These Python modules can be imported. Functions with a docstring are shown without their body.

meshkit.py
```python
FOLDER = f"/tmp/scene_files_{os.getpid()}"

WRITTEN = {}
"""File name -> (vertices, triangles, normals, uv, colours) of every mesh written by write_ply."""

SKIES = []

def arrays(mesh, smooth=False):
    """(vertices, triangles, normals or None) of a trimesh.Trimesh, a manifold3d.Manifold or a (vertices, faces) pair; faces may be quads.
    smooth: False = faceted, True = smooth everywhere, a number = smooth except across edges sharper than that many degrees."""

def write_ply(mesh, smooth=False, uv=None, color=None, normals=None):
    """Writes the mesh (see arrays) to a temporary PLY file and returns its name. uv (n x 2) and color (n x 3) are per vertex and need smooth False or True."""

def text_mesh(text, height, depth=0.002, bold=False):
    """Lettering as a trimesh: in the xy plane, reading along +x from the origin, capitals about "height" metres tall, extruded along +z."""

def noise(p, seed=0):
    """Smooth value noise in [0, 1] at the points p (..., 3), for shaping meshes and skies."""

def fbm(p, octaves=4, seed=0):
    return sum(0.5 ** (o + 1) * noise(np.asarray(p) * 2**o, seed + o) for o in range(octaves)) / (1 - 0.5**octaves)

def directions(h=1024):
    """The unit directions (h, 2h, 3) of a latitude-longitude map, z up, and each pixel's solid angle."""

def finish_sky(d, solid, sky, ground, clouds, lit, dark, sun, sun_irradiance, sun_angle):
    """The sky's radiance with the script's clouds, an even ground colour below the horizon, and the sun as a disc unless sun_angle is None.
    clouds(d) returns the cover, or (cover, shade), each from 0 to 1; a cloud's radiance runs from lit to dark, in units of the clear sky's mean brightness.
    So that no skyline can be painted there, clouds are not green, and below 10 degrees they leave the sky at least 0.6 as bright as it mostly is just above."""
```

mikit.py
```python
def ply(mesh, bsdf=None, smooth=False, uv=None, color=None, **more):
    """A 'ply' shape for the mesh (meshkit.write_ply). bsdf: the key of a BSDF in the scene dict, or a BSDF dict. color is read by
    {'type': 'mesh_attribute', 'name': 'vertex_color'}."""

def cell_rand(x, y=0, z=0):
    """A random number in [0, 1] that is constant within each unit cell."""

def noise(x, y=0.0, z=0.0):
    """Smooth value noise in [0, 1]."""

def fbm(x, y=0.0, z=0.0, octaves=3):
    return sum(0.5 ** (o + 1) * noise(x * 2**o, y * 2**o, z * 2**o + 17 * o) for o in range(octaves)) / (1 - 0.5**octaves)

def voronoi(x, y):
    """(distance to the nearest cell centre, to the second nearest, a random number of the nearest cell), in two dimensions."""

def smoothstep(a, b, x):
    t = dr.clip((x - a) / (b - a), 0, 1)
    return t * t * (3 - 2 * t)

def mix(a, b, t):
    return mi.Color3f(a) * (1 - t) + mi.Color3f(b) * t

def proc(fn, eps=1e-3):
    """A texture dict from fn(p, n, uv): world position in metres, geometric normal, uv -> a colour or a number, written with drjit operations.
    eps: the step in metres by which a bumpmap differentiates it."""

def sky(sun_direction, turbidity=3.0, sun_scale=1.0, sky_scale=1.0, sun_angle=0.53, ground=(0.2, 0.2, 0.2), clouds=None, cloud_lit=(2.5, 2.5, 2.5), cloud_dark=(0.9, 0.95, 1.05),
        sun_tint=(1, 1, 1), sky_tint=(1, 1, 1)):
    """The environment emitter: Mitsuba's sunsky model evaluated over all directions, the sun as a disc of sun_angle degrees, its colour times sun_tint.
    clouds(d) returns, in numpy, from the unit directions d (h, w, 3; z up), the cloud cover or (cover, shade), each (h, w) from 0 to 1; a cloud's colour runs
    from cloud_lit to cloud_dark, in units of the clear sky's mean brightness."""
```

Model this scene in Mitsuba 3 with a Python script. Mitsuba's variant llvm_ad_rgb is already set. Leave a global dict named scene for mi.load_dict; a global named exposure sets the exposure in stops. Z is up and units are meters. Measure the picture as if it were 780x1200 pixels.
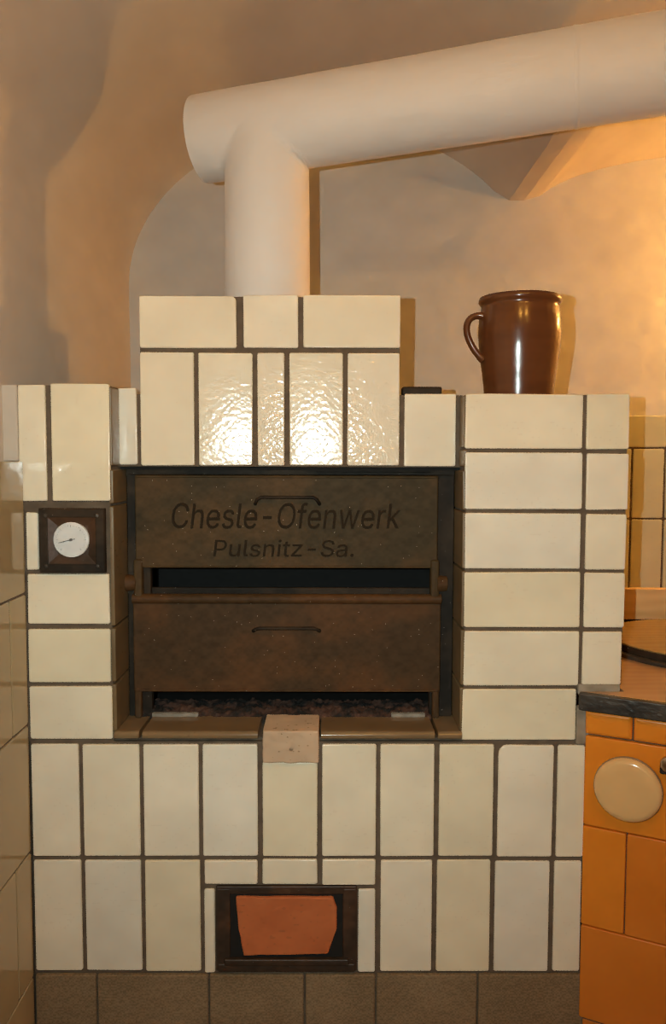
import math, random
import numpy as np, trimesh, mitsuba as mi, drjit as dr
import manifold3d as m3
import mikit, meshkit
from mikit import proc, noise, fbm, voronoi, smoothstep, mix

random.seed(7); rng = np.random.default_rng(7)
T = mi.ScalarTransform4f
scene, labels = {}, {}
W, H, F = 780, 1200, 968.0

# ---------------------------------------------------------------- camera, lights, exposure
CAM = np.array([0.0, -2.0, 1.5])
PITCH, YAW, ROLL = math.radians(3.78), math.radians(0.30), math.radians(0.17)
fwd = np.array([math.sin(YAW) * math.cos(PITCH), math.cos(YAW) * math.cos(PITCH), -math.sin(PITCH)])
right = np.cross(fwd, [0, 0, 1]); right /= np.linalg.norm(right)
up = np.cross(right, fwd)
right, up = right * math.cos(ROLL) + up * math.sin(ROLL), up * math.cos(ROLL) - right * math.sin(ROLL)
scene['camera'] = {'type': 'perspective', 'fov': math.degrees(2 * math.atan(W / 2 / F)), 'fov_axis': 'x', 'near_clip': 0.05, 'far_clip': 100.0,
                   'to_world': T().look_at(origin=CAM.tolist(), target=(CAM + fwd).tolist(), up=up.tolist())}
exposure = 0.14
# the flash on the camera, a hand's breadth to the left of the lens
FLASH = [-0.10, -2.0, 1.52]
scene['camera_flash'] = {'type': 'spot', 'to_world': T().look_at(origin=FLASH, target=[-0.02, 0, 1.36], up=[0, 0, 1]),
                         'intensity': {'type': 'rgb', 'value': [5.0, 6.0, 5.7]}, 'cutoff_angle': 55.0, 'beam_width': 20.0}
WALL_LAMP = (2.08, 0.95, 2.20); WALL_LAMP_R = 0.05; WALL_LAMP_L = [385, 194, 46]
ROOM_LAMP = (0.42, -1.5, 2.45); ROOM_BULB_R = 0.04; ROOM_LAMP_L = [158, 75, 13]

def at(px, py, y):
    """The point of the upright plane y seen at a pixel of the photograph (780 x 1200)."""
    d = fwd + right * (px - 390) / F + up * (600 - py) / F
    return CAM + d * (y - CAM[1]) / d[1]

# ---------------------------------------------------------------- materials
def rgb(c): return {'type': 'rgb', 'value': list(c)}
def mat(key, color, rough=0.5, bump=None, scale=0.0005, eps=1e-3, **more):
    b = {'type': 'principled', 'base_color': proc(color) if callable(color) else rgb(color), 'roughness': rough, **more}
    if bump is not None:
        b = {'type': 'bumpmap', 'arbitrary': proc(bump, eps), 'scale': scale, 'bsdf': b}
    scene[key] = {'type': 'twosided', 'bsdf': b}
    return key

def glaze_color(base, amount=0.10, speck=0.10):
    def fn(p, n, uv):
        v = fbm(p.x * 9 + 3, p.y * 9, p.z * 9, 3)
        s = smoothstep(0.80, 0.9, noise(p.x * 140, p.y * 140 + 7, p.z * 140)) * smoothstep(0.45, 0.7, noise(p.x * 11, p.y * 11, p.z * 11 + 4))
        c = mi.Color3f(*base) * (1 - amount + 2 * amount * v)
        return mix(c, c * mi.Color3f(0.6, 0.5, 0.4), s * speck)
    return fn
CREAM = [(0.85, 0.755, 0.575), (0.865, 0.775, 0.61), (0.83, 0.73, 0.53), (0.83, 0.765, 0.63)]
def soft_wave(p, n, uv): return fbm(p.x * 28, p.y * 28, p.z * 28, 2)
def orange_peel(p, n, uv): return noise(p.x * 120, p.y * 120, p.z * 120) + 0.35 * noise(p.x * 230, p.y * 230, p.z * 230)
for i, c in enumerate(CREAM):
    mat(f'm_glaze_{i}', glaze_color(c), 0.16, soft_wave, 0.0006, specular=0.5)
mat('m_glaze_peel', glaze_color(CREAM[0]), 0.14, orange_peel, 0.00035, 4e-4, specular=0.65)
mat('m_glaze_ripple', glaze_color(CREAM[1]), 0.085, orange_peel, 0.00075, 4e-4, specular=0.6)
mat('m_sooty_glaze', glaze_color((0.165, 0.11, 0.052), 0.3, 0.5), 0.35, soft_wave, 0.0006)
mat('m_sill_glaze', glaze_color((0.215, 0.14, 0.072), 0.3, 0.5), 0.17, soft_wave, 0.0006)
mat('m_worn_clay', glaze_color((0.57, 0.40, 0.26), 0.22, 0.9), 0.75, lambda p, n, uv: fbm(p.x * 90, p.y * 90, p.z * 90, 3), 0.002)
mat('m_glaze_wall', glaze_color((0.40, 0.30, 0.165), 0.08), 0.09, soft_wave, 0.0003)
mat('m_glaze_back', glaze_color((0.60, 0.58, 0.40), 0.08), 0.22, soft_wave, 0.0004)
def grout(p, n, uv):
    return mix((0.075, 0.052, 0.034), (0.17, 0.125, 0.085), fbm(p.x * 45, p.y * 45, p.z * 45, 3))
mat('m_grout', grout, 0.9, lambda p, n, uv: fbm(p.x * 160, p.y * 160, p.z * 160, 2), 0.002)
def mortar(p, n, uv):
    return mix((0.20, 0.16, 0.11), (0.40, 0.34, 0.26), fbm(p.x * 40, p.y * 40, p.z * 40, 3))
mat('m_mortar', mortar, 0.9, lambda p, n, uv: fbm(p.x * 130, p.y * 130, p.z * 130, 2), 0.003)
def plaster_col(p, n, uv):
    a = fbm(p.x * 2.3 + 5, p.y * 2.3, p.z * 2.3, 4)
    b = fbm(p.x * 14, p.y * 14, p.z * 14, 3)
    c = mix((0.63, 0.60, 0.54), (0.74, 0.715, 0.66), a) * (0.93 + 0.14 * b)
    return c
def plaster_bump(p, n, uv):
    return fbm(p.x * 9, p.y * 9, p.z * 9, 4) + 0.30 * fbm(p.x * 38, p.y * 38, p.z * 38, 3)
mat('m_plaster', plaster_col, 0.92, plaster_bump, 0.0115, 2e-3, specular=0.2)
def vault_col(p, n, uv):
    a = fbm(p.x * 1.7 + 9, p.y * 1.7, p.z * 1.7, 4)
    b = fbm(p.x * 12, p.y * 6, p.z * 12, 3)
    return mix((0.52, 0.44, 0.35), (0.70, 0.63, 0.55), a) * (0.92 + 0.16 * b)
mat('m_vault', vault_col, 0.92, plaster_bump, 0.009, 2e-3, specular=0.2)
mat('m_ochre', (0.45, 0.33, 0.20), 0.9)
mat('m_ochre_dark', (0.30, 0.20, 0.11), 0.9)
def pipe_col(p, n, uv):
    a = fbm(p.x * 5, p.y * 5 + 2, p.z * 5, 4)
    return mix((0.76, 0.72, 0.67), (0.83, 0.80, 0.76), a)
mat('m_pipe', pipe_col, 0.6, lambda p, n, uv: fbm(p.x * 22, p.y * 22, p.z * 22, 3), 0.0035, 2e-3)
def rust(base, red, glints=1.0):
    def fn(p, n, uv):
        a = fbm(p.x * 9 + 1, p.y * 9, p.z * 9, 4)
        b = fbm(p.x * 60, p.y * 60, p.z * 60, 3)
        c = mix(base, red, smoothstep(0.35, 0.7, a)) * (0.65 + 0.7 * b)
        d = voronoi(p.x * 60 + 0.2 * p.y, p.z * 60)
        s = smoothstep(0.075, 0.03, d[0]) * smoothstep(0.90, 0.92, d[2]) * glints
        return mix(c, (0.55, 0.47, 0.38), s * 0.8)
    return fn
iron_bump = lambda p, n, uv: fbm(p.x * 110, p.y * 110, p.z * 110, 3)
mat('m_rust_upper', rust((0.050, 0.034, 0.014), (0.082, 0.046, 0.017)), 0.65, iron_bump, 0.0007, 6e-4, specular=0.22)
mat('m_rust_lower', rust((0.058, 0.031, 0.012), (0.095, 0.042, 0.014)), 0.65, iron_bump, 0.0007, 6e-4, specular=0.22)
mat('m_iron_dark', rust((0.014, 0.011, 0.008), (0.040, 0.025, 0.014), 0.5), 0.65, iron_bump, 0.0008, 6e-4, specular=0.2)
mat('m_iron_letter', (0.026, 0.0175, 0.010), 0.85, specular=0.1)
mat('m_soot', (0.008, 0.0075, 0.007), 0.9)
mat('m_ash', lambda p, n, uv: mix((0.009, 0.008, 0.007), (0.085, 0.040, 0.026), smoothstep(0.3, 0.75, fbm(p.x * 38, p.y * 50, p.z * 50, 3))), 0.9)
mat('m_ash_pale', lambda p, n, uv: mix((0.16, 0.14, 0.11), (0.36, 0.33, 0.28), fbm(p.x * 60, p.y * 60, p.z * 60, 3)), 0.9)
def brick(p, n, uv):
    a = fbm(p.x * 18, p.y * 18, p.z * 18, 4)
    s = smoothstep(0.78, 0.88, noise(p.x * 120, p.y * 120, p.z * 120))
    return mix(mix((0.45, 0.11, 0.032), (0.58, 0.17, 0.055), a), (0.2, 0.08, 0.04), s * 0.25)
mat('m_brick', brick, 0.85, lambda p, n, uv: fbm(p.x * 70, p.y * 70, p.z * 70, 3), 0.003)
def stone(p, n, uv):
    a = fbm(p.x * 8, p.y * 8, p.z * 8, 4); b = noise(p.x * 260, p.y * 260, p.z * 260)
    return mix((0.155, 0.105, 0.055), (0.285, 0.20, 0.115), a) * (0.75 + 0.5 * b)
mat('m_stone', stone, 0.9, lambda p, n, uv: noise(p.x * 230, p.y * 230, p.z * 230), 0.0012, 6e-4)
mat('m_dial', lambda p, n, uv: mix((0.70, 0.72, 0.72), (0.84, 0.85, 0.84), fbm(p.x * 60, p.y * 60, p.z * 60, 2)), 0.3)
mat('m_dial_print', (0.10, 0.10, 0.10), 0.5)
mat('m_copper_bezel', rust((0.030, 0.019, 0.012), (0.075, 0.034, 0.016), 0.2), 0.5, iron_bump, 0.001, 6e-4)
scene['m_glass'] = {'type': 'thindielectric', 'int_ior': 1.5}
def jug_col(p, n, uv):
    a = fbm(p.x * 14, p.y * 14, p.z * 40, 3)
    return mix((0.095, 0.031, 0.012), (0.145, 0.050, 0.018), a)
mat('m_jug', jug_col, 0.20, soft_wave, 0.0008, specular=0.6)
mat('m_jug_rim', (0.085, 0.032, 0.016), 0.25)
def orange_glaze(p, n, uv):
    a = fbm(p.x * 7, p.y * 7, p.z * 7, 4)
    return mix((0.70, 0.205, 0.014), (0.83, 0.27, 0.028), a)
mat('m_stove_tile', orange_glaze, 0.25, soft_wave, 0.0008)
def orange_brown(p, n, uv):
    a = fbm(p.x * 9, p.y * 9, p.z * 9, 4)
    return mix((0.62, 0.172, 0.014), (0.74, 0.225, 0.027), a)
mat('m_stove_tile_brown', orange_brown, 0.28, soft_wave, 0.0008)
mat('m_stove_joint', (0.13, 0.075, 0.04), 0.9)
def wood(light, dark, axis=0):
    def fn(p, n, uv):
        q = (p.x, p.y, p.z)
        along = q[axis]; a, b = [q[k] for k in range(3) if k != axis]
        w = fbm(along * 2.5, a * 38, b * 38, 4)
        r = 0.5 + 0.5 * dr.sin((a + b) * 160 + 9 * fbm(along * 3, a * 10, b * 10, 3))
        return mix(dark, light, dr.clip(0.62 * w + 0.38 * r, 0, 1))
    return fn
mat('m_wood_board', wood((0.86, 0.60, 0.29), (0.66, 0.42, 0.17)), 0.5)
mat('m_wood_lid', wood((0.34, 0.22, 0.085), (0.27, 0.165, 0.055)), 0.4)
mat('m_worktop', wood((0.39, 0.245, 0.14), (0.34, 0.20, 0.11)), 0.35)
mat('m_steel_dark', rust((0.035, 0.032, 0.028), (0.085, 0.07, 0.055), 0.4), 0.4, iron_bump, 0.002, 6e-4, metallic=0.3)
mat('m_enamel', lambda p, n, uv: mix((0.70, 0.42, 0.175), (0.78, 0.48, 0.21), fbm(p.x * 20, p.y * 20, p.z * 20, 3)), 0.15, specular=0.6)
mat('m_enamel_edge', (0.30, 0.20, 0.11), 0.25)
mat('m_chrome', (0.62, 0.60, 0.56), 0.2, metallic=1.0)
mat('m_black', (0.02, 0.02, 0.02), 0.35)
mat('m_floor', lambda p, n, uv: mix((0.20, 0.14, 0.09), (0.34, 0.25, 0.17), fbm(p.x * 6, p.y * 6, p.z * 6, 4)), 0.6)
mat('m_floor_joint', (0.08, 0.06, 0.045), 0.9)
mat('m_brass', (0.55, 0.38, 0.16), 0.35, metallic=1.0)

# ---------------------------------------------------------------- helpers
def add(key, mesh, m, smooth=40, **more):
    base, k = key, 0
    while key in scene:
        k += 1; key = f'{base}_{k:03d}'
    scene[key] = mikit.ply(mesh, m, smooth, **more)
    return key
def tag(key, label, category=None, group=None, kind=None):
    e = {}
    if label: e['label'] = label
    if category: e['category'] = category
    if group: e['group'] = group
    if kind: e['kind'] = kind
    labels[key] = e
    return key
def box(x0, x1, y0, y1, z0, z1):
    m = trimesh.creation.box((x1 - x0, y1 - y0, z1 - z0)); m.apply_translation(((x0 + x1) / 2, (y0 + y1) / 2, (z0 + z1) / 2)); return m
def rbox(x0, x1, y0, y1, z0, z1, r=0.003, seg=8):
    s = m3.Manifold.sphere(r, seg)
    c = [s.translate((x, y, z)) for x in (x0 + r, x1 - r) for y in (y0 + r, y1 - r) for z in (z0 + r, z1 - r)]
    return tm(m3.Manifold.batch_hull(c))
def tm(man):
    q = man.to_mesh(); return trimesh.Trimesh(np.array(q.vert_properties[:, :3]), np.array(q.tri_verts), process=False)
def cat(*ms): return trimesh.util.concatenate(list(ms))
def lathe(profile, n=48, axis='z', loc=(0, 0, 0)):
    m = trimesh.creation.revolve(np.array(profile, float), sections=n)
    if axis == 'y':   # profile height runs toward the viewer (-y)
        m.apply_transform(trimesh.transformations.rotation_matrix(math.pi / 2, (1, 0, 0)))
    m.apply_translation(loc); return m
def tube(pts, r, sides=10, flat=1.0):
    p = np.array(pts, float); t = np.gradient(p, axis=0); t /= np.linalg.norm(t, axis=1, keepdims=True)
    ref = np.array([0, 1.0, 0]) if abs(t[:, 1]).max() < 0.9 else np.array([0, 0, 1.0])
    a = np.cross(t, ref); a /= np.linalg.norm(a, axis=1, keepdims=True); b = np.cross(t, a)
    r = np.broadcast_to(r, (len(p),))
    ang = np.arange(sides) * 2 * math.pi / sides
    v = p[:, None] + r[:, None, None] * (np.cos(ang)[None, :, None] * a[:, None] + flat * np.sin(ang)[None, :, None] * b[:, None])
    n = len(p); v = np.vstack([v.reshape(-1, 3), p[:1], p[-1:]]); f = []
    for i in range(n - 1):
        for j in range(sides):
            k = (j + 1) % sides
            f += [[i * sides + j, i * sides + k, (i + 1) * sides + k], [i * sides + j, (i + 1) * sides + k, (i + 1) * sides + j]]
    for j in range(sides):
        k = (j + 1) % sides
        f += [[n * sides, k, j], [n * sides + 1, (n - 1) * sides + j, (n - 1) * sides + k]]
    m = trimesh.Trimesh(v, f, process=False); trimesh.repair.fix_normals(m); return m

def tile_local(u0, v0, u1, v1, t=0.010, b=0.0028, radii=(0.003,) * 4, jitter=0.0006, tilt=0.0006, lean=None):
    """A glazed tile, bevelled, in (u right, v up, w out); its face lies at w = 0 and its back at w = -t."""
    pts = []
    for (cx, cy, a0), r in zip(((u0, v0, 180), (u1, v0, 270), (u1, v1, 0), (u0, v1, 90)), radii):
        sx, sy = (1 if cx == u0 else -1), (1 if cy == v0 else -1)
        n = 2 if r < 0.008 else 4
        for k in range(n):
            a = math.radians(a0 + 90 * k / (n - 1))
            pts.append((cx + sx * r + r * math.cos(a), cy + sy * r + r * math.sin(a)))
    pts = np.array(pts) + rng.uniform(-jitter, jitter, (len(pts), 2))
    c = pts.mean(0); n = len(pts)
    half = np.array([(u1 - u0) / 2, (v1 - v0) / 2]); k = np.maximum(1 - b / half, 0.3); k2 = np.maximum(1 - 0.35 * b / half, 0.6)
    ta, tb = rng.uniform(-tilt, tilt, 2) if lean is None else lean
    rings = [np.c_[pts, np.full(n, -t)], np.c_[pts, np.full(n, -b)], np.c_[c + (pts - c) * k2, np.full(n, -0.3 * b)], np.c_[c + (pts - c) * k, np.zeros(n)]]
    v = np.vstack(rings + [[[c[0], c[1], 0.0]]]); s = (v[:, :2] - c) / half
    v[n:, 2] += ta * s[n:, 0] + tb * s[n:, 1]
    f = []
    for q in range(3):
        for j in range(n):
            kk = (j + 1) % n
            f += [[q * n + j, q * n + kk, (q + 1) * n + kk], [q * n + j, (q + 1) * n + kk, (q + 1) * n + j]]
    for j in range(n):
        f.append([3 * n + j, 3 * n + (j + 1) % n, 4 * n])
    return v, np.array(f)
def place(vf, o, U, V, Wd):
    v, f = vf
    return trimesh.Trimesh(np.asarray(o) + v @ np.array([U, V, Wd], float), f, process=False)
X3, Z3, Y3 = (1, 0, 0), (0, 0, 1), (0, 1, 0)
def front_tile(key, px0, py0, px1, py1, y, m, t=0.010, **kw):
    """A tile facing the room in the plane y, from its outline in the photograph."""
    xm, ym = (px0 + px1) / 2, (py0 + py1) / 2
    px0, px1, py0, py1 = px0 - 0.6, px1 + 0.6, py0 - 0.5, py1 + 0.5
    x0, x1 = at(px0, ym, y)[0], at(px1, ym, y)[0]; z1, z0 = at(xm, py0, y)[2], at(xm, py1, y)[2]
    return add(key, place(tile_local(x0, z0, x1, z1, t, **kw), (0, y, 0), X3, Z3, (0, -1, 0)), m)

# ---------------------------------------------------------------- the room
YB, XL, XR, YR = 1.30, -0.785, 2.36, -4.2
def grid_surface(nu, nv, fn, amp=0.004, scale=3.0, seed=0):
    """A wavy plastered surface: fn(u, v) -> point (arrays), pushed along its normals by noise."""
    u, v = np.meshgrid(np.linspace(0, 1, nu), np.linspace(0, 1, nv), indexing='ij')
    P = fn(u, v)
    N = np.cross(np.gradient(P, axis=0), np.gradient(P, axis=1)); N /= np.linalg.norm(N, axis=-1, keepdims=True) + 1e-12
    P = P + N * ((meshkit.fbm(P * scale, 4, seed) - 0.5) * 2 * amp)[..., None]
    i, j = np.meshgrid(np.arange(nu - 1), np.arange(nv - 1), indexing='ij')
    q = np.stack([i * nv + j, (i + 1) * nv + j, (i + 1) * nv + j + 1, i * nv + j + 1], -1).reshape(-1, 4)
    return trimesh.Trimesh(P.reshape(-1, 3), np.vstack([q[:, [0, 1, 2]], q[:, [0, 2, 3]]]), process=False)
# vault: two barrels with a flat rib between them
NW = 24
prof = [(XL, z) for z in np.linspace(0, 2.17, NW)[:-1]]
for a in np.linspace(180, 24, 48):
    prof.append((0.01 + 0.795 * math.cos(math.radians(a)), 2.17 + 0.61 * math.sin(math.radians(a))))
ribz = 2.505
prof = [q for q in prof if not (q[0] > 0.5 and q[1] < ribz + 0.006)]
prof += [(0.697, ribz + 0.003), (0.699, ribz), (0.703, ribz - 0.001), (0.757, ribz - 0.001), (0.761, ribz), (0.764, ribz + 0.002)]
for a in np.linspace(158, 0, 40):
    q = (1.56 + 0.80 * math.cos(math.radians(a)), 2.42 + 0.27 * math.sin(math.radians(a)))
    if q[0] > 0.775: prof.append(q)
prof = np.array(prof); prof[-1, 0] = XR + 0.01
dist = np.r_[0, np.cumsum(np.hypot(*np.diff(prof, axis=0).T))]; dist /= dist[-1]
def vault(u, v):
    s = dist[np.clip(np.round(u * (len(prof) - 1)).astype(int), 0, len(prof) - 1)]
    return np.stack([np.interp(s, dist, prof[:, 0]), YR - 0.05 + v * (YB + 0.10 - YR), np.maximum(np.interp(s, dist, prof[:, 1]), np.where((np.interp(s, dist, prof[:, 0]) > 0.3) & (np.interp(s, dist, prof[:, 0]) < 1.3), 2.50 + 0.10 * np.clip((0.7 - (YR - 0.05 + v * (YB + 0.10 - YR))) / 0.5, 0, 1), 0))], -1)
whole = grid_surface(len(prof), 90, vault, 0.007, 2.2, 3)
wv, wf, wn = meshkit.arrays(whole, True)
if wn[90 * (NW + 24) + 45][2] > 0: wf, wn = wf[:, ::-1], -wn
row = wf.min(1) // 90     # wall and vault are one plastered skin, split where the vault springs
def skin(sel):
    used = np.unique(wf[sel]); back = np.zeros(len(wv), int); back[used] = np.arange(len(used))
    path = meshkit.write_ply(trimesh.Trimesh(wv[used], back[wf[sel]], process=False), True, normals=wn[used])
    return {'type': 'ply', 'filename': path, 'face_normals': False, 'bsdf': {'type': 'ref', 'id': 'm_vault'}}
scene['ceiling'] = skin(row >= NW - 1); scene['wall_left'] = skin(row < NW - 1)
tag('ceiling', 'plastered double barrel vault with a low rib between', kind='structure')
add('wall_back', grid_surface(110, 100, lambda u, v: np.stack([XL - 0.1 + u * (XR - XL + 0.2), YB + 0 * u, v * 2.9], -1), 0.006, 2.6, 5), 'm_plaster', True)
tag('wall_back', 'whitewashed back wall under the two vault arches', kind='structure')
tag('wall_left', 'plastered side wall, tiled in its lower half', kind='structure')
add('wall_right', box(XR, XR + 0.1, YR - 0.1, YB + 0.1, 0, 2.7), 'm_ochre', False); tag('wall_right', 'plastered right side wall', kind='structure')
add('wall_rear', box(XL - 0.2, XR + 0.2, YR - 0.1, YR, 0, 3.0), 'm_ochre_dark', False); tag('wall_rear', 'plastered wall behind the viewer', kind='structure')
add('floor', box(XL - 0.2, XR + 0.2, YR - 0.1, YB + 0.1, -0.08, -0.006), 'm_floor_joint', False); tag('floor', 'clay tiled floor', kind='structure')
for iy in range(-14, 1):
    for ix in range(-2, 8):
        x0, y0 = ix * 0.33 - 0.12, iy * 0.30
        if x0 < XL - 0.05 or y0 + 0.3 > 0.02: continue
        add('floor__tile', place(tile_local(x0 + 0.003, y0 + 0.003, x0 + 0.327, y0 + 0.297, 0.01), (0, 0, 0), X3, Y3, Z3), 'm_floor')
# tiled dado of the left wall: large glazed tiles, half-bond
TX = -0.737
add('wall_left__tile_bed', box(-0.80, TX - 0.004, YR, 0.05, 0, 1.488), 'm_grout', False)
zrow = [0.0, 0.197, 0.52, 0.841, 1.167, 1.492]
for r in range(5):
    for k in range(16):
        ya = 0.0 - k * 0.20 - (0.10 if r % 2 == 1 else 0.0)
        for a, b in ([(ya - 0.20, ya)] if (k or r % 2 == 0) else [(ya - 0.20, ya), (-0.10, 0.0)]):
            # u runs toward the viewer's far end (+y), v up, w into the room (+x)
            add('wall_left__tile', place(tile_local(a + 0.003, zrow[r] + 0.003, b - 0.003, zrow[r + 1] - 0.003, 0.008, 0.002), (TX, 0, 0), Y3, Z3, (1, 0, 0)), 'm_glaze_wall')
# tiled dado of the back wall, right of the oven
BY = YB - 0.022
zb = [at(760, y, BY)[2] for y in (487, 525, 608, 691)]; pitch = zb[1] - zb[2]
zb = [zb[3] - 3 * pitch, zb[3] - 2 * pitch, zb[3] - pitch, zb[3], zb[2], zb[1]]; ztop = at(760, 487, BY)[2]
add('wall_back__tile_bed', box(0.70, XR, BY + 0.005, YB + 0.02, 0, ztop - 0.003), 'm_grout', False)
xj = at(740, 560, BY)[0]; wp = at(778.5, 560, BY)[0] - xj
for r in range(5):
    for k in range(-4, 9):
        a, b = xj + k * wp, xj + (k + 1) * wp
        if a < 0.72 or b > XR: continue
        add('wall_back__tile', place(tile_local(a + 0.004, zb[r] + 0.003, b - 0.004, zb[r + 1] - 0.003, 0.010, radii=(0.004,) * 4), (0, BY, 0), X3, Z3, (0, -1, 0)), 'm_glaze_back')
for k in range(-1, 4):
    a, b = xj + (2.2 * k - 0.6) * wp, xj + (2.2 * k + 1.6) * wp
    if a > 0.72 and b < XR:
        add('wall_back__tile', place(tile_local(a + 0.002, zb[5] + 0.003, b - 0.002, ztop, 0.012, 0.005), (0, BY - 0.002, 0), X3, Z3, (0, -1, 0)), 'm_glaze_back')

# ---------------------------------------------------------------- the tiled oven
OV = 'tiled_oven'
HY, DY = 0.075, 0.120              # planes of the hood and of the iron front, behind the main face at y = 0
G = 0.006                          # depth of the joints
xl, xr = at(133, 760, 0)[0], at(542, 760, 0)[0]
zsill, zlint = at(340, 857, 0)[2], at(340, 549, HY)[2]
zpil, zblk, zsm = at(80, 450, 0)[2], at(640, 461, 0)[2], at(500, 461, HY)[2]
zbase, zplin = at(340, 870, 0)[2], at(340, 1139, 0)[2]
xbr = at(684, 1000, 0)[0]; xcr = at(735, 600, 0)[0]; xc1 = at(684, 600, 0)[0]
hx0, hx1 = at(163, 450, HY)[0], at(469, 450, HY)[0]; hz = at(315, 346, HY)[2]
zc2 = at(705, 803, 0)[2]; HB = 0.56
core = cat(box(-0.7365, xbr - 0.002, G, YB - 0.03, 0.02, zbase),
           box(-0.758, xl - 0.004, G, YB - 0.03, zbase, zpil - 0.003),
           box(xr + 0.004, xc1 - 0.006, G, YB - 0.03, zbase, zblk - 0.003),
           box(xc1 - 0.006, xcr - 0.003, G, YB - 0.03, zc2, zblk - 0.003),
           box(xl - 0.004, xr + 0.004, HY + G, YB - 0.03, zlint + 0.004, zsm - 0.004),
           box(hx0 + 0.002, hx1 - 0.002, HY + G, HB, zsm - 0.01, hz - 0.003),
           box(xl - 0.004, xr + 0.004, 0.02, YB - 0.03, zbase - 0.002, zsill - 0.022))
add(OV + '__body', core, 'm_grout', False)
add(OV + '__baking_chamber', cat(box(xl - 0.003, xr + 0.003, 0.50, 0.53, zsill - 0.03, zlint + 0.003), box(xl - 0.003, xl + 0.01, 0.175, 0.5, zsill - 0.03, zlint + 0.003),
     box(xr - 0.01, xr + 0.003, 0.175, 0.5, zsill - 0.03, zlint + 0.003), box(xl, xr, 0.175, 0.5, zsill - 0.03, zsill - 0.018), box(xl, xr, 0.09, 0.5, zlint - 0.004, zlint + 0.003)), 'm_soot', False)
tag(OV, 'large old baking oven clad in cream glazed tiles with an iron front and stepped hood', 'oven')
tag(OV + '__baking_chamber', 'soot-black hollow behind the iron doors')
TILE = OV + '__tile'
g = lambda: f'm_glaze_{random.choice([0, 0, 1, 1, 2, 3])}'
# base, upper row
for a, b in ((38, 92), (98, 163), (169, 232), (238, 301), (378, 440), (446, 508), (515, 577)):
    front_tile(TILE, a, 873, b, 1003, 0, g())
front_tile(TILE, 308, 894, 371, 1003, 0, 'm_glaze_2')
front_tile(TILE, 584, 874, 647, 1004, 0, 'm_glaze_1', radii=(0.003, 0.003, 0.003, 0.022))
front_tile(TILE, 653, 874, 683.5, 1004, 0, 'm_glaze_0')
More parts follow.
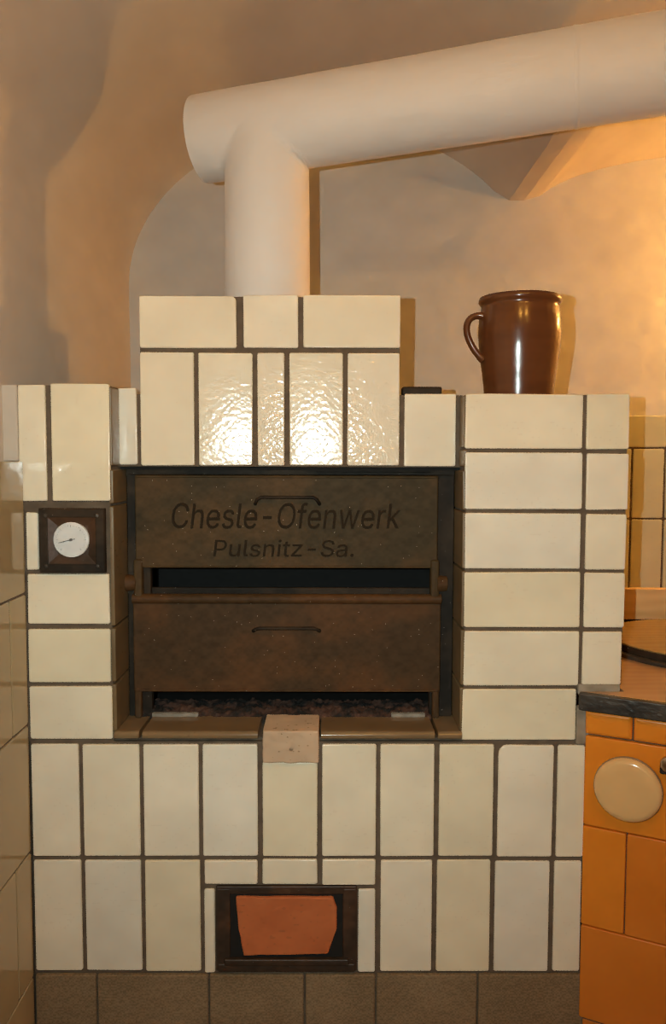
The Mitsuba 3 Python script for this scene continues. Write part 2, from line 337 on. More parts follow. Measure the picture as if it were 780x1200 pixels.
# base, lower row
for a, b, c, d in ((41, 95, 1009, 1137), (101, 165, 1009, 1137), (171, 234, 1009, 1138), (446, 505, 1009, 1138), (512, 573, 1009, 1138), (580, 642, 1010, 1138), (649, 679.5, 1010, 1138),
                   (240, 301, 1009, 1036), (308, 371, 1008, 1036), (378, 439, 1008, 1037), (240, 251, 1043, 1140), (420, 439, 1043, 1139)):
    front_tile(TILE, a, c, b, d, 0, random.choice(['m_glaze_1', 'm_glaze_3', 'm_glaze_3', 'm_glaze_0', 'm_glaze_2']))
# left pilaster
for a, b, c, d in ((22, 53, 451, 587), (60.5, 127.5, 450, 587), (31, 44.5, 601, 667), (33, 127.5, 673, 731), (34, 128.5, 738, 799), (35.5, 131, 805, 865.5)):
    front_tile(TILE, a, c, b, d, 0, g(), jitter=0.001)
# right block
for (c, d), a, b in zip(((462, 525), (531, 596), (602, 666), (671, 734.5), (740.5, 803), (808, 867)), (546, 545.5, 545, 544.5, 543.5, 541.5), (682, 681.5, 680, 679, 677.5, 674)):
    front_tile(TILE, a, c, b, d, 0, g(), jitter=0.001, b=0.0032)
for (c, d), a, b in zip(((462, 526), (532, 597), (603, 667), (672, 735), (741, 802)), (688, 687.5, 686.5, 685, 683), (737, 735.5, 733, 731, 727.5)):
    front_tile(TILE, a, c, b, d, 0, g())
add(OV + '__mortar_patch', box(at(675, 850, 0)[0], at(689, 850, 0)[0], -0.003, 0.02, at(680, 871, 0)[2], at(680, 829, 0)[2]), 'm_mortar', False)
add(OV + '__mortar_patch', box(xc1 - 0.004, xcr - 0.008, -0.002, 0.05, zc2 - 0.022, zc2 + 0.002), 'm_mortar', False)
add(OV + '__plaster_filling', rbox(-0.80, -0.7485, -0.001, 0.06, 1.489, zpil - 0.002, 0.004), 'm_vault', 40); labels[OV + '__plaster_filling'] = {'label': 'plaster filling between the oven and the side wall'}
# hood
front_tile(TILE, 163.5, 347, 276, 407, HY, 'm_glaze_0', radii=(0.003, 0.003, 0.012, 0.003))
front_tile(TILE, 285.5, 346, 348.5, 407, HY, 'm_glaze_ripple'); front_tile(TILE, 356, 346, 468.5, 407, HY, 'm_glaze_0')
front_tile(TILE, 165, 413, 226.5, 545, HY, 'm_glaze_0'); front_tile(TILE, 233.5, 414, 295, 545, HY, 'm_glaze_peel', lean=(-0.0048, 0.0010))
front_tile(TILE, 302, 414, 332.5, 545, HY, 'm_glaze_ripple', tilt=0.0003); front_tile(TILE, 339.5, 414, 401, 545, HY, 'm_glaze_peel', lean=(0.0004, 0.0010))
front_tile(TILE, 407.5, 414, 467.5, 545, HY, 'm_glaze_ripple', tilt=0.0003)
front_tile(TILE, 139, 455, 159.5, 544, HY, 'm_glaze_3'); front_tile(TILE, 474, 462, 533.5, 546, HY, 'm_glaze_1')
# tiles of the reveals, left and right of the iron front and beside the hood's foot
zl = [zsill - 0.004, at(130, 801, 0)[2], at(130, 735, 0)[2], at(130, 592, 0)[2], zlint]
for a, b in zip(zl[:-1], zl[1:]):
    add(OV + '__reveal_tile', place(tile_local(-(DY - 0.002), a + 0.003, -G + 0.004, b - 0.003, 0.007), (xl, 0, 0), (0, -1, 0), Z3, (-1, 0, 0)) if False else
        place(tile_local(G - 0.004, a + 0.003, DY + 0.03, b - 0.003, 0.010), (xl + 0.005, 0, 0), Y3, Z3, (1, 0, 0)), 'm_sooty_glaze')
zr = [zsill - 0.004] + [at(543, y, 0)[2] for y in (805, 737, 668, 599)] + [zlint]
for a, b in zip(zr[:-1], zr[1:]):
    add(OV + '__reveal_tile', place(tile_local(-(DY + 0.03), a + 0.003, -G + 0.004, b - 0.003, 0.010), (xr - 0.005, 0, 0), (0, -1, 0), Z3, (-1, 0, 0)), 'm_sooty_glaze')
add(OV + '__reveal_tile', place(tile_local(0.003, zlint + 0.006, HY, zpil - 0.006, 0.008), (xl + 0.003, 0, 0), Y3, Z3, (1, 0, 0)), 'm_sooty_glaze')
for a, b in ((zlint + 0.006, at(540, 527, 0)[2]), (at(540, 527, 0)[2] + 0.006, zblk - 0.004)):
    add(OV + '__reveal_tile', place(tile_local(-HY, a, -0.003, b, 0.008), (xr - 0.003, 0, 0), (0, -1, 0), Z3, (-1, 0, 0)), 'm_sooty_glaze')
labels[OV + '__reveal_tile'] = {'label': 'brown soot-stained tile of the opening'}
# sill: nosed tiles and one worn clay block
def nosing(x0, x1):
    y0, y1, zt, r = -0.006, DY + 0.02, zsill, 0.011
    pr = [(y1, zt - 0.002), (y1, zt - 0.02), (y0 + 0.006, zt - 0.0185), (y0 + 0.001, zt - 0.016)] + [(y0 + r - r * math.cos(a), zt - r + r * math.sin(a)) for a in np.linspace(0, math.pi / 2, 7)]
    n = len(pr); v = np.array([(x, p[0], p[1]) for x in (x0, x1) for p in pr]); f = []
    for j in range(n):
        k = (j + 1) % n; f += [[j, k, n + k], [j, n + k, n + j]]
    for j in range(1, n - 1): f += [[0, j + 1, j], [n, n + j, n + j + 1]]
    m = trimesh.Trimesh(v, f, process=False); trimesh.repair.fix_normals(m); return m
for a, b in ((134, 163), (167, 302), (376, 509), (513, 541)):
    add(OV + '__sill_tile', nosing(at(a, 857, 0)[0], at(b, 857, 0)[0]), 'm_sill_glaze', 35)
labels[OV + '__sill_tile'] = {'label': 'browned sill tile with a rounded nose'}
sx0, sx1 = at(308, 875, 0)[0], at(373.5, 875, 0)[0]; sz0, sz1 = at(340, 892.5, 0)[2], at(340, 855, 0)[2]
blk = m3.Manifold.batch_hull([m3.Manifold.sphere(0.004, 10).translate((x, y, z)) for x in (sx0 + .004, sx1 - .004) for y in (-0.008, DY) for z in (sz0 + .004, sz1 - .004)]).refine_to_length(0.008)
hole = m3.Manifold.cylinder(0.03, 0.0045, 0.0045, 12).rotate((90, 0, 0)).translate(((sx0 + sx1) / 2 + 0.001, 0.005, (sz0 + sz1) / 2 - 0.006))
bm = tm(blk - hole); bm.vertices += ((meshkit.fbm(bm.vertices * 60, 3, 2) - 0.5) * 0.006)[:, None] * np.array([0.4, 1, 0.7])
add(OV + '__sill_block', bm, 'm_worn_clay', 35); labels[OV + '__sill_block'] = {'label': 'worn unglazed clay block with a small hole in the sill'}
# plinth of stone blocks
for a, b in zip((37, 115, 246, 358, 441, 560), (113, 244, 355.5, 439, 558, 683)):
    x0, x1 = at(a, 1170, 0)[0], at(b, 1170, 0)[0]
    add(OV + '__plinth_stone', rbox(max(x0, -0.733), x1, -0.004, 0.05, 0.003, zplin - 0.006, 0.004, 8), 'm_stone', 40)
labels[OV + '__plinth_stone'] = {'label': 'rough brown stone of the plinth'}
# ---- iron front
def fb(p0, q0, p1, q1, y0, y1, r=0.003, yref=None):
    """A rounded bar facing the room: outline in the photograph at depth y0, back at y1."""
    xm, ym = (p0 + p1) / 2, (q0 + q1) / 2
    return rbox(at(p0, ym, y0)[0], at(p1, ym, y0)[0], y0, y1, at(xm, q1, y0)[2], at(xm, q0, y0)[2], r)
fx0, fx1 = xl + 0.006, xr - 0.006
frame = cat(rbox(fx0, fx1, DY + 0.002, DY + 0.03, at(340, 557, DY)[2], zlint - 0.002, 0.003), rbox(fx0, fx0 + 0.060, DY + 0.006, DY + 0.03, zsill - 0.003, zlint - 0.004, 0.003),
            rbox(fx1 - 0.060, fx1, DY + 0.006, DY + 0.03, zsill - 0.003, zlint - 0.004, 0.003), rbox(fx0, fx1, DY + 0.115, DY + 0.125, zsill - 0.003, at(340, 838, DY)[2], 0.003),
            rbox(fx0 + 0.025, fx1 - 0.025, DY + 0.020, DY + 0.03, at(340, 700, DY)[2], at(340, 690, DY)[2], 0.003),
            fb(370, 549.5, 505, 553.5, DY - 0.006, DY + 0.004, 0.002))
add(OV + '__iron_frame', frame, 'm_iron_dark', 40); labels[OV + '__iron_frame'] = {'label': 'black iron frame around the two doors'}
def door(key, p0, q0, p1, q1, m, y):
    xm, ym = (p0 + p1) / 2, (q0 + q1) / 2
    x0, x1 = at(p0, ym, y)[0], at(p1, ym, y)[0]; z1, z0 = at(xm, q0, y)[2], at(xm, q1, y)[2]
    v = rbox(x0, x1, y, y + 0.016, z0, z1, 0.004); return x0, x1, z0, z1, v
D1 = OV + '__iron_door'
x0, x1, z0, z1, plate = door(D1, 158, 557, 513, 666, 'm_rust_upper', DY - 0.012)
ear = [rbox(x, x + 0.022, DY - 0.020, DY + 0.006, at(340, 699, DY)[2], at(340, 655, DY)[2], 0.005) for x in (x0 - 0.004, x1 - 0.018)]
lip = rbox(x0 + 0.004, x1 - 0.004, DY - 0.0145, DY, z1 - 0.007, z1 - 0.001, 0.002)
lip2 = rbox(x0 + 0.004, x1 - 0.004, DY - 0.0145, DY, z0 + 0.001, z0 + 0.006, 0.002)
add(D1, cat(plate, lip, lip2, *ear), 'm_rust_upper', 40); labels[D1] = {'label': 'upper iron flap door with raised lettering, brown with rust'}
for sx, xx in ((-1, x0 - 0.012), (1, x1 + 0.012)):
    pin = tm(m3.Manifold.cylinder(0.026, 0.022, 0.019, 24).rotate((0, 90, 0)).translate((xx - 0.013, DY - 0.006, at(340, 683, DY)[2])))
    add(D1 + '__pivot', pin, 'm_rust_lower', 40)
def grip(key, pa, pb, qtop, qbot, y, m):
    xa, xb = at(pa, qbot, y)[0], at(pb, qbot, y)[0]; zt, zo = at(340, qtop, y)[2], at(340, qbot, y)[2]
    pts = [(xa, y + 0.006, zo), (xa, y - 0.008, zo + 0.1 * (zt - zo)), (xa + 0.006, y - 0.015, zo + 0.7 * (zt - zo)), (xa + 0.016, y - 0.016, zt)]
    pts += [(xa + (xb - xa) * t, y - 0.016, zt) for t in (0.3, 0.5, 0.7)] + [(xb - (p[0] - xa), p[1], p[2]) for p in pts[::-1]]
    add(key, tube(pts, 0.0045, 10), m, 60)
grip(D1 + '__handle', 299, 374, 582.5, 591, DY - 0.012, 'm_iron_dark')
def lettering(key, text, pa, pb, base, cap, y, shear=0.12):
    m = meshkit.text_mesh(text, 1.0, 1.0, bold=False)
    b = m.bounds; xa, xb = at(pa, base, y)[0], at(pb, base, y)[0]; zo, zt = at(340, base, y)[2], at(340, cap, y)[2]
    v = m.vertices.copy(); sx = (xb - xa) / (b[1][0] - b[0][0]); sz = zt - zo
    m.vertices = np.c_[xa + (v[:, 0] - b[0][0]) * sx + shear * v[:, 1] * sz, y - 0.0032 * v[:, 2] + 0.0002, zo + v[:, 1] * sz]
    add(key, m, 'm_iron_letter', False)
lettering(D1 + '__lettering', 'Chesle-Ofenwerk', 200, 467, 619, 590, DY - 0.012)
lettering(D1 + '__lettering', 'Pulsnitz-Sa.', 250, 414, 652, 633, DY - 0.012)
D2 = OV + '__iron_door_001'
x0, x1, z0, z1, plate = door(D2, 156, 700, 516, 811, 'm_rust_lower', DY - 0.012)
bead = tm(m3.Manifold.cylinder(x1 - x0, 0.013, 0.013, 20).rotate((0, 90, 0)).translate((x0, DY - 0.010, at(340, 701, DY)[2])))
feet = [rbox(x, x + 0.018, DY - 0.014, DY + 0.006, at(340, 840, DY)[2], z0 + 0.01, 0.004) for x in (x0 + 0.002, x1 - 0.020)]
lip = rbox(x0 + 0.004, x1 - 0.004, DY - 0.0150, DY, z0 + 0.001, z0 + 0.007, 0.002)
add(D2, cat(plate, bead, lip, *feet), 'm_rust_lower', 40); labels[D2] = {'label': 'lower iron flap door, plain and red-brown with rust'}
grip(D2 + '__handle', 297, 374, 735, 739, DY - 0.012, 'm_iron_dark')
# cinders and ash under the lower door
cx0, cx1 = at(166, 838, DY)[0], at(505, 838, DY)[0]
def bed(u, v):
    x = cx0 + u * (cx1 - cx0); y = DY - 0.004 + v * 0.10
    P = np.stack([x, y, 0 * x], -1)
    h = 0.006 + 0.016 * np.clip(v / 0.25, 0, 1) + 0.016 * (meshkit.fbm(P * 45, 3, 3) - 0.5) + 0.010 * (meshkit.noise(P * 150, 5) - 0.5)
    return np.stack([x, y, zsill - 0.008 + np.where(v > 0, h, 0)], -1)
add(OV + '__cinders', grid_surface(220, 36, bed, 0.0, 1.0), 'm_ash', 35)
labels[OV + '__cinders'] = {'label': 'reddish cinders in the slot under the lower door', 'kind': 'stuff'}
for a, b in ((178, 232), (458, 498)):
    add(OV + '__ash_flake', rbox(at(a, 838, DY)[0], at(b, 838, DY)[0], DY - 0.004, DY + 0.012, zsill - 0.003, zsill + 0.008, 0.003), 'm_ash_pale', 40)
labels[OV + '__ash_flake'] = labels[OV + '__ash_flake_001'] = {'label': 'pale flake of ash'}
# ---- clean-out opening with its clay brick
CO = OV + '__cleanout_frame'
ox0, ox1 = at(253, 1088, 0)[0], at(418, 1088, 0)[0]; oz0, oz1 = at(335, 1138, 0)[2], at(335, 1041, 0)[2]
iw0, iw1, iz0, iz1 = ox0 + 0.036, ox1 - 0.036, oz0 + 0.036, oz1 - 0.016
add(CO, cat(rbox(ox0, iw0, -0.002, 0.02, oz0, oz1, 0.004), rbox(iw1, ox1, -0.002, 0.02, oz0, oz1, 0.004), rbox(ox0, ox1, -0.001, 0.02, iz1, oz1 + 0.006, 0.004),
            rbox(ox0 + 0.004, ox1 - 0.004, -0.006, 0.02, oz0, oz0 + 0.022, 0.004), rbox(ox0 + 0.02, ox1 - 0.02, -0.010, 0.02, oz0 + 0.018, iz0, 0.004)), 'm_copper_bezel', 40)
labels[CO] = {'label': 'rusty iron frame of the low clean-out opening'}
add(CO + '__inner_plate', box(ox0 + 0.01, ox1 - 0.01, 0.003, 0.012, oz0 + 0.01, oz1 - 0.005), 'm_soot', False)
br = [(278, 1053), (389, 1053), (393, 1064), (392, 1090), (386, 1104), (383, 1116), (287, 1118), (281, 1090)]
bp = np.array([[at(a, b, -0.004)[0], at(a, b, -0.004)[2]] for a, b in br])
bk = m3.Manifold.batch_hull([m3.Manifold.sphere(0.004, 8).translate((p[0], y, p[1])) for p in bp for y in (-0.002, 0.03)]).refine_to_length(0.012)
bkm = tm(bk); bkm.vertices += ((meshkit.fbm(bkm.vertices * 40, 3, 6) - 0.5) * 0.004)[:, None] * np.array([1, 1, 1])
add(CO + '__clay_brick', bkm, 'm_brick', 35); labels[CO + '__clay_brick'] = {'label': 'orange-red clay brick closing the clean-out'}
# ---- thermometer
TH = OV + '__thermometer'
tx0, tx1 = at(47.5, 632, 0)[0], at(124, 632, 0)[0]; tz0, tz1 = at(86, 670.5, 0)[2], at(86, 595.5, 0)[2]
cx, cz = at(85, 632, 0)[0], at(85, 632, 0)[2]; y0 = -0.012
def sq(m_, y, c=0.0):  # square ring corner points
    return [(tx0 + m_, y, tz0 + m_), (tx1 - m_, y, tz0 + m_), (tx1 - m_, y, tz1 - m_), (tx0 + m_, y, tz1 - m_)]
rings = [sq(0, 0.004), sq(0, y0 + 0.003), sq(0.003, y0), sq(0.020, y0), sq(0.023, y0 + 0.002)]
def loft(rings):
    v = np.array([p for r in rings for p in r]); f = []
    for q in range(len(rings) - 1):
        for j in range(4):
            k = (j + 1) % 4; f += [[q * 4 + j, q * 4 + k, (q + 1) * 4 + k], [q * 4 + j, (q + 1) * 4 + k, (q + 1) * 4 + j]]
    return v, f
v, f = loft(rings + [sq(0.026, 0.004)]); add(TH, trimesh.Trimesh(v, f, process=False), 'm_iron_dark', 30); labels[TH] = {'label': 'square black oven thermometer with a round white dial'}
v, f = loft([sq(0.022, y0 + 0.001), sq(0.042, y0 + 0.010)]); v2 = np.array(sq(0.042, y0 + 0.010)); v = np.vstack([v, v2]); f += [[8, 9, 10], [8, 10, 11]]
add(TH + '__bezel', trimesh.Trimesh(v, f, process=False), 'm_copper_bezel', False); labels[TH + '__bezel'] = {'label': 'sloping rust-brown bezel'}
R = 0.041
add(TH + '__dial', lathe([(0, 0.0), (R, 0.0), (R + 0.0015, -0.001), (R + 0.0015, -0.012)], 48, 'y', (cx, y0 - 0.001, cz)), 'm_dial', 40); labels[TH + '__dial'] = {'label': 'white round dial'}
marks = []
for k in range(25):
    a = math.radians(225 - 270 * k / 24); L = 0.005 if k % 4 == 0 else 0.0025
    b = box(-0.0004, 0.0004, -0.0004, 0.0, -L, 0.0); b.apply_translation((0, 0, 0.036)); b.apply_transform(trimesh.transformations.rotation_matrix(math.pi / 2 - a, (0, 1, 0))); marks.append(b)
mk = cat(*marks); mk.apply_translation((cx, y0 - 0.0012, cz)); add(TH + '__scale_marks', mk, 'm_dial_print', False)
nd = cat(box(-0.0009, 0.0009, -0.002, -0.001, -0.010, 0.030), lathe([(0, 0.003), (0.0035, 0.0025), (0.0035, 0)], 16, 'y'))
nd.apply_transform(trimesh.transformations.rotation_matrix(math.radians(-104), (0, 1, 0))); nd.apply_translation((cx, y0 - 0.0015, cz)); add(TH + '__needle', nd, 'm_dial_print', 40)
capR = 0.085
add(TH + '__glass', lathe([(capR * math.sin(a), capR * math.cos(a) - capR * math.cos(math.asin(R / capR)) + 0.003) for a in np.linspace(0, math.asin(R / capR), 10)], 40, 'y', (cx, y0 - 0.001, cz)), 'm_glass', True)
labels[TH + '__glass'] = {'label': 'domed glass over the dial'}
for sx in (tx0 + 0.017, tx1 - 0.017):
    for sz in (tz0 + 0.017, tz1 - 0.017):
        add(TH + '__screw', lathe([(0, 0.004), (0.003, 0.0035), (0.005, 0.0012), (0.005, 0)], 14, 'y', (sx, y0, sz)), 'm_steel_dark', 40)

# ---------------------------------------------------------------- stovepipe
th, el = math.radians(16.0), math.radians(2.8); A = np.array([-0.362, 0.40, 2.394])
dirp = np.array([math.cos(th) * math.cos(el), -math.sin(th) * math.cos(el), math.sin(el)])
V0 = A + dirp * 0.197; r = 0.1155; Lh = (XR - 0.002 - A[0]) / dirp[0] - 0.03
hor = m3.Manifold.cylinder(Lh, r, r, 96).rotate((0, 90 - 2.8, 0)).rotate((0, 0, -16.0)).translate(tuple(A))
ver = m3.Manifold.cylinder(V0[2] - hz + 0.003, 0.1195, 0.1155, 96).translate((V0[0], V0[1], hz - 0.003))
pm = tm((hor + ver).refine_to_length(0.022)); pm.merge_vertices()
pm.vertices += (np.array([0.3, -0.8, 0.4])) * ((meshkit.fbm(pm.vertices * 7, 3, 4) - 0.5) * 0.004)[:, None]
add('stovepipe', pm, 'm_pipe', 24)
tag('stovepipe', 'thick white-painted stovepipe rising from the oven hood and running off to the right', 'stovepipe')
q = A + dirp * 1.015
ring = lathe([(r - 0.003, -0.006), (r + 0.0005, -0.006), (r + 0.0016, -0.002), (r + 0.0016, 0.002), (r + 0.0005, 0.006), (r - 0.003, 0.006)], 72)
ring.apply_transform(trimesh.transformations.rotation_matrix(math.pi / 2 - el, (0, 1, 0))); ring.apply_transform(trimesh.transformations.rotation_matrix(-th, (0, 0, 1))); ring.apply_translation(q)
add('stovepipe__joint_ring', ring, 'm_pipe', 50)
col = lathe([(0.116, 0.006), (0.1205, 0.006), (0.124, 0.001), (0.125, -0.003), (0.116, -0.003)], 64, 'z', (V0[0], V0[1], hz))
col.vertices += ((meshkit.fbm(col.vertices * 60, 2, 3) - 0.5) * 0.006)[:, None] * np.array([1, 1, 0.8]); add('stovepipe__mortar_collar', col, 'm_pipe', 50)

# ---------------------------------------------------------------- iron bar on the oven's top
b0, b1 = at(470.5, 455, 0.12)[0], at(516.5, 455, 0.12)[0]
add('flat_iron_bar', rbox(b0, b1, 0.10, 0.14, zsm - 0.003, zsm + 0.019, 0.005, 12), 'm_iron_dark', 45)
tag('flat_iron_bar', 'short black iron bar lying on the oven beside the hood', 'iron bar')

# ---------------------------------------------------------------- stoneware jug
jy = 0.145; jz = zblk - 0.002; jc = at(607.5, 440, jy); k = (jy + 2.0) / F
pr = [(0, 0.004), (0.086, 0.002), (0.0875, 0.006), (0.0892, 0.03), (0.0958, 0.08), (0.1022, 0.125), (0.1048, 0.165), (0.1032, 0.20), (0.0985, 0.226), (0.0972, 0.234), (0.1005, 0.238), (0.1045, 0.243), (0.1045, 0.250),
      (0.1015, 0.2545), (0.097, 0.2535), (0.0925, 0.247), (0.0925, 0.23), (0.097, 0.19), (0.097, 0.15), (0.086, 0.03), (0.08, 0.014), (0, 0.012)]
pr = np.array(pr); body = pr[:10]; 
jm = lathe(pr, 72, 'z', (jc[0], jy, jz)); add('stoneware_jug', jm, 'm_jug', 50)
add('stoneware_jug__rim', lathe([(0.0970, 0.2355), (0.1005, 0.2385), (0.1040, 0.2435), (0.1043, 0.250), (0.102, 0.2555), (0.0965, 0.2545), (0.0965, 0.25)], 72, 'z', (jc[0], jy, jz)), 'm_jug_rim', 50)
hp = [(-0.094, 0.205), (-0.112, 0.208), (-0.128, 0.201), (-0.137, 0.186), (-0.137, 0.166), (-0.131, 0.146), (-0.119, 0.124), (-0.105, 0.106), (-0.095, 0.098)]
hs = trimesh.creation  # handle: a strap bent in the plane of the picture
hpts = np.array([(jc[0] + a, jy - 0.012, jz + b) for a, b in hp])
tt = np.linspace(0, 1, len(hpts)); ti = np.linspace(0, 1, 28)
from scipy.interpolate import CubicSpline
hpts = CubicSpline(tt, hpts)(ti)
add('stoneware_jug__handle', tube(hpts, np.interp(ti, [0, 0.15, 0.85, 1], [0.011, 0.0085, 0.0085, 0.011]), 12, 1.5), 'm_jug', 60)
tag('stoneware_jug', 'brown glazed stoneware jug with one loop handle standing on the oven', 'jug')
labels['stoneware_jug__rim'] = {'label': 'darker rolled rim'}

# ---------------------------------------------------------------- tiled wash boiler at the right
SB = 'wash_boiler'; ang = math.radians(27.7)
U = np.array([math.cos(ang), -math.sin(ang), 0]); Wn = np.array([-math.sin(ang), -math.cos(ang), 0])
P0 = at(686, 860, -0.005); P0 = np.array([P0[0] - 0.003, -0.006, 0])
ztop_ = at(681, 811, -0.012)[2]; zrb = at(681, 830.5, -0.012)[2]; zrail = ztop_
from shapely.geometry import Polygon
def prism(poly, z0, z1):
    m = trimesh.creation.extrude_polygon(Polygon(poly), z1 - z0, engine='earcut'); m.apply_translation((0, 0, z0)); return m
sE = (XR - 0.005 - P0[0]) / U[0]; E = P0 + U * sE
Pc = P0 - Wn * 0.012; Ec = E - Wn * 0.012 ; Ec = Pc + U * ((XR - 0.005 - Pc[0]) / U[0])
add(SB + '__body', prism([(Pc[0] + 0.004, 0.002), (Pc[0], Pc[1]), (Ec[0], Ec[1]), (XR - 0.005, YB - 0.04), (xcr + 0.004, YB - 0.04), (xcr + 0.004, 0.002)][0:6], 0.0, zrb), 'm_stove_joint', False)
Pw = P0 + Wn * 0.018 - U * 0.012; Ew = Pw + U * ((XR - 0.005 - Pw[0]) / U[0])
add(SB + '__worktop', prism([(Pw[0] + 0.012, -0.004), (Pw[0] + 0.006, Pw[1]), (Ew[0], Ew[1]), (XR - 0.005, YB - 0.04), (xcr + 0.003, YB - 0.04), (xcr + 0.003, -0.004)], zrb, ztop_ - 0.001), 'm_worktop', False)
labels[SB + '__worktop'] = {'label': 'brown top plate of the boiler'}
rail = rbox(0, float(np.linalg.norm(Ew - Pw)), -0.008, 0.012, zrb - 0.001, ztop_ + 0.001, 0.004)
M = np.eye(4); M[:3, 0] = U; M[:3, 1] = -Wn; M[:3, 3] = (Pw[0], Pw[1], 0); rail.apply_transform(M)
add(SB + '__edge_rail', rail, 'm_steel_dark', 40); labels[SB + '__edge_rail'] = {'label': 'dark steel edge of the top plate'}
def sface(key, s0, s1, z0, z1, m, w=0.0, **kw):
    return add(key, place(tile_local(s0, z0, s1, z1, 0.014, **kw), P0 + Wn * w, U, Z3, Wn), m)
def srow(py): return at(686, py, P0[1])[2]
zc, z1_, z2_, z3_, z4_ = zrb - 0.002, srow(861), srow(966.5), srow(1083), srow(1192)
sj = 0.104
for a, b in ((0.0, sj + 0.008),) + tuple((sj + 0.008 + 0.24 * i, sj + 0.008 + 0.24 * (i + 1)) for i in range(7)):
    sface(SB + '__cornice_tile', a + 0.0015, min(b, sE) - 0.0015, z1_ + 0.004, zc, 'm_stove_tile', 0.008, b=0.009)
for r, (a, b, off) in enumerate(((z2_, z1_, 0.0), (z3_, z2_, 1.0), (z4_, z3_, 0.0))):
    s = 0.0; w0 = 0.222 if off == 0 else sj
    while s < sE - 0.03:
        e = min(s + w0, sE)
        sface(SB + '__tile', s + 0.0015, e - 0.0015, a + 0.0015, b - 0.0015, 'm_stove_tile' if (r == 0 or (r == 1 and s == 0)) else 'm_stove_tile_brown', 0.0)
        s = e; w0 = 0.222
for k in range(8):
    s0 = 0.004 + k * 0.24
    if s0 < sE - 0.03: sface(SB + '__base_tile', s0, min(s0 + 0.236, sE), 0.004, z4_ - 0.006, 'm_stove_tile_brown', -0.010)
tag(SB, 'orange-tiled wash boiler at the right edge with a steel-edged top', 'wash boiler')
# round enamelled cover on the boiler's front, and the small chromed catch next to it
kc = P0 + U * 0.107; kz = at(740, 922, kc[1])[2] + 0.001
KR = 0.0795
prk = [(0, 0.024), (0.045, 0.0235), (0.062, 0.0215), (0.071, 0.0165), (0.0765, 0.010), (0.0775, 0.004), (0.074, 0.0), (0.04, -0.002)]
kn = lathe([(0, 0.026), (KR * 0.55, 0.0258), (KR * 0.80, 0.0245), (KR * 0.905, 0.0215), (KR * 0.955, 0.017), (KR * 0.975, 0.012)], 64)
kr = lathe([(KR * 0.97, 0.013), (KR * 0.995, 0.011), (KR, 0.007), (KR * 0.985, 0.003), (KR * 0.93, 0.0), (KR * 0.5, 0.0)], 64)
MK = np.eye(4); MK[:3, 0] = U; MK[:3, 1] = -np.array(Z3) * -1; MK[:3, 2] = Wn; MK[:3, 1] = Z3; MK[:3, 3] = (kc[0] , kc[1], kz)
MK[:3, 3] += Wn * 0.012
for mm in (kn, kr): mm.apply_transform(MK)
add(SB + '__flue_cover', kn, 'm_enamel', 50); labels[SB + '__flue_cover'] = {'label': 'round cream enamelled cover on the orange front'}
add(SB + '__flue_cover__rim', kr, 'm_enamel_edge', 50)
nk = tm(m3.Manifold.cylinder(0.018, 0.03, 0.03, 32)); nk.apply_transform(MK); nk.apply_translation(-Wn * 0.016); add(SB + '__flue_cover__neck', nk, 'm_enamel_edge', 40)
cc = P0 + U * 0.196; cz2 = at(778, 893, cc[1])[2]
MC = MK.copy(); MC[:3, 3] = (cc[0], cc[1], cz2); 
ct = lathe([(0, 0.030), (0.012, 0.0295), (0.018, 0.026), (0.020, 0.020), (0.012, 0.014), (0.010, 0.0)], 32); ct.apply_transform(MC); add(SB + '__catch', ct, 'm_chrome', 50); labels[SB + '__catch'] = {'label': 'small chromed catch'}
cb = rbox(-0.02, 0.05, -0.026, -0.006, 0.010, 0.020, 0.004); cb.apply_transform(MC); add(SB + '__catch__lever', cb, 'm_black', 40)

# ---------------------------------------------------------------- things on the boiler
lc = (1.15, 0.445); lr = 0.30
kb = lathe([(lr - 0.02, 0.0), (lr + 0.016, 0.0), (lr + 0.018, 0.003), (lr + 0.018, 0.010), (lr + 0.014, 0.013), (lr - 0.02, 0.013)], 96, 'z', (lc[0], lc[1], ztop_ - 0.001))
add(SB + '__kettle_rim', kb, 'm_steel_dark', 40); labels[SB + '__kettle_rim'] = {'label': 'dark rim of the kettle under its lid'}
lz = ztop_ + 0.0125
bandp = [(lr - 0.004, 0.0), (lr + 0.004, 0.0), (lr + 0.005, 0.003), (lr + 0.005, 0.015), (lr + 0.003, 0.018), (lr - 0.004, 0.018)]
add('boiler_lid__iron_band', lathe(bandp, 96, 'z', (lc[0], lc[1], lz)), 'm_iron_dark', 40)
import shapely
disc = shapely.Point(lc).buffer(lr - 0.003, 48)
for k in range(4):
    xa = lc[0] - lr + k * lr / 2
    piece = disc.intersection(shapely.box(lc[0] - 1, lc[1] - lr + k * lr / 2 + 0.0008, lc[0] + 1, lc[1] - lr + (k + 1) * lr / 2 - 0.0008))
    m = trimesh.creation.extrude_polygon(piece, 0.021, engine='earcut'); m.apply_translation((0, 0, lz)); add('boiler_lid__plank', m, 'm_wood_lid', False)
tag('boiler_lid', 'round wooden lid with a dark iron band lying on the boiler', 'lid')
bY = 0.80; bz = ztop_ - 0.0005
zt_ = at(757, 690, bY)[2]
add('wooden_board', rbox(0.755, 2.02, bY, bY + 0.032, bz + 0.020, zt_, 0.004), 'm_wood_board', 40)
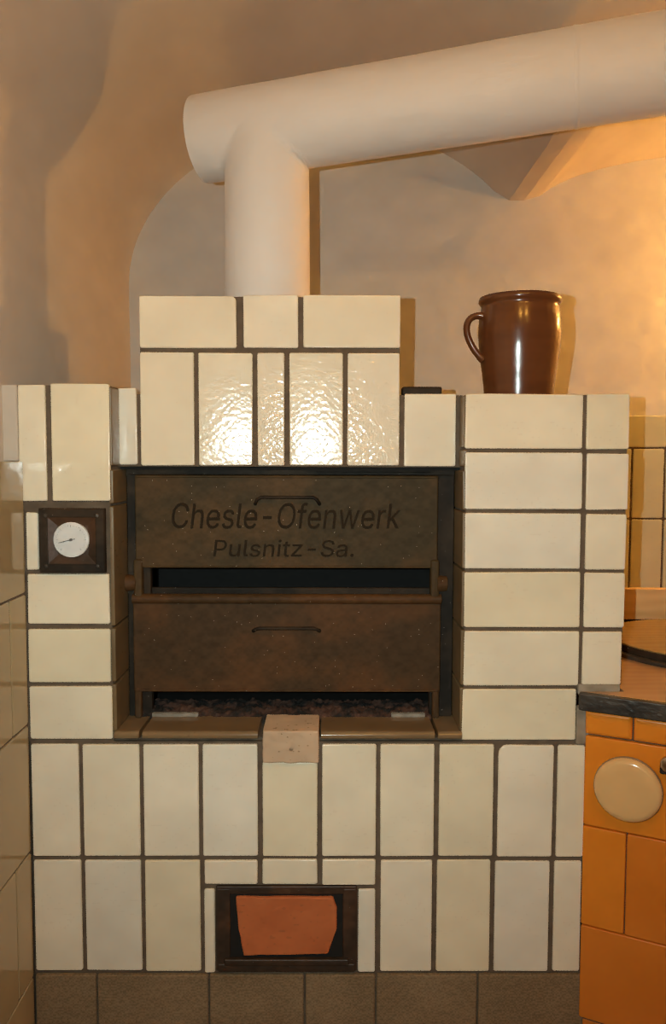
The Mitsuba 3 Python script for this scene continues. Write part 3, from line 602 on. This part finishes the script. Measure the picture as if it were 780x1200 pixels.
add('wooden_board__foot_strip', rbox(0.765, 2.00, bY + 0.006, bY + 0.030, bz, bz + 0.022, 0.002), 'm_black', 40)
tag('wooden_board', 'long plain wooden board standing on edge behind the round lid', 'board'); labels['wooden_board__foot_strip'] = {'label': 'black strip under the board'}

# ---------------------------------------------------------------- lamps (both outside the picture)
def bulb(key, c, rad, L):
    s = trimesh.creation.icosphere(subdivisions=3, radius=rad); s.apply_translation(c)
    add(key, s, 'm_dial', True, emitter={'type': 'area', 'radiance': {'type': 'rgb', 'value': L}})
wx, wy, wz = WALL_LAMP
bulb('wall_lamp__bulb', WALL_LAMP, WALL_LAMP_R, WALL_LAMP_L)
add('wall_lamp__socket', lathe([(0.0, 0.0), (0.022, 0.0), (0.022, 0.05), (0.014, 0.06), (0.0, 0.06)], 24, 'z', (wx, wy, wz - WALL_LAMP_R - 0.055)), 'm_brass', 40)
add('wall_lamp__arm', tube([(wx, wy, wz - 0.095), (wx, wy + 0.06, wz - 0.13), (wx, wy + 0.16, wz - 0.12), (wx, YB - 0.008, wz - 0.08)], 0.008), 'm_brass', 50)
add('wall_lamp__wall_plate', lathe([(0, 0.012), (0.04, 0.010), (0.045, 0.0)], 32, 'y', (wx, YB - 0.004, wz - 0.08)), 'm_brass', 40)
tag('wall_lamp', 'warm glowing bulb on a brass wall bracket above the boiler', 'lamp')
rx, ry, rz = ROOM_LAMP
for s in (-1, 1):
    bulb('ceiling_lamp__bulb', (rx + s * 0.24, ry, rz), ROOM_BULB_R, ROOM_LAMP_L)
    add('ceiling_lamp__socket', lathe([(0, 0), (0.02, 0), (0.02, 0.05), (0, 0.05)], 20, 'z', (rx + s * 0.24, ry, rz + ROOM_BULB_R - 0.004)), 'm_brass', 40)
add('ceiling_lamp__arm', cat(rbox(rx - 0.26, rx + 0.26, ry - 0.008, ry + 0.008, rz + 0.082, rz + 0.098, 0.003), rbox(rx - 0.008, rx + 0.008, ry - 0.008, ry + 0.008, rz + 0.09, 2.72, 0.003)), 'm_brass', 40)
tag('ceiling_lamp', 'two-bulb brass ceiling lamp hanging from the vault', 'lamp')
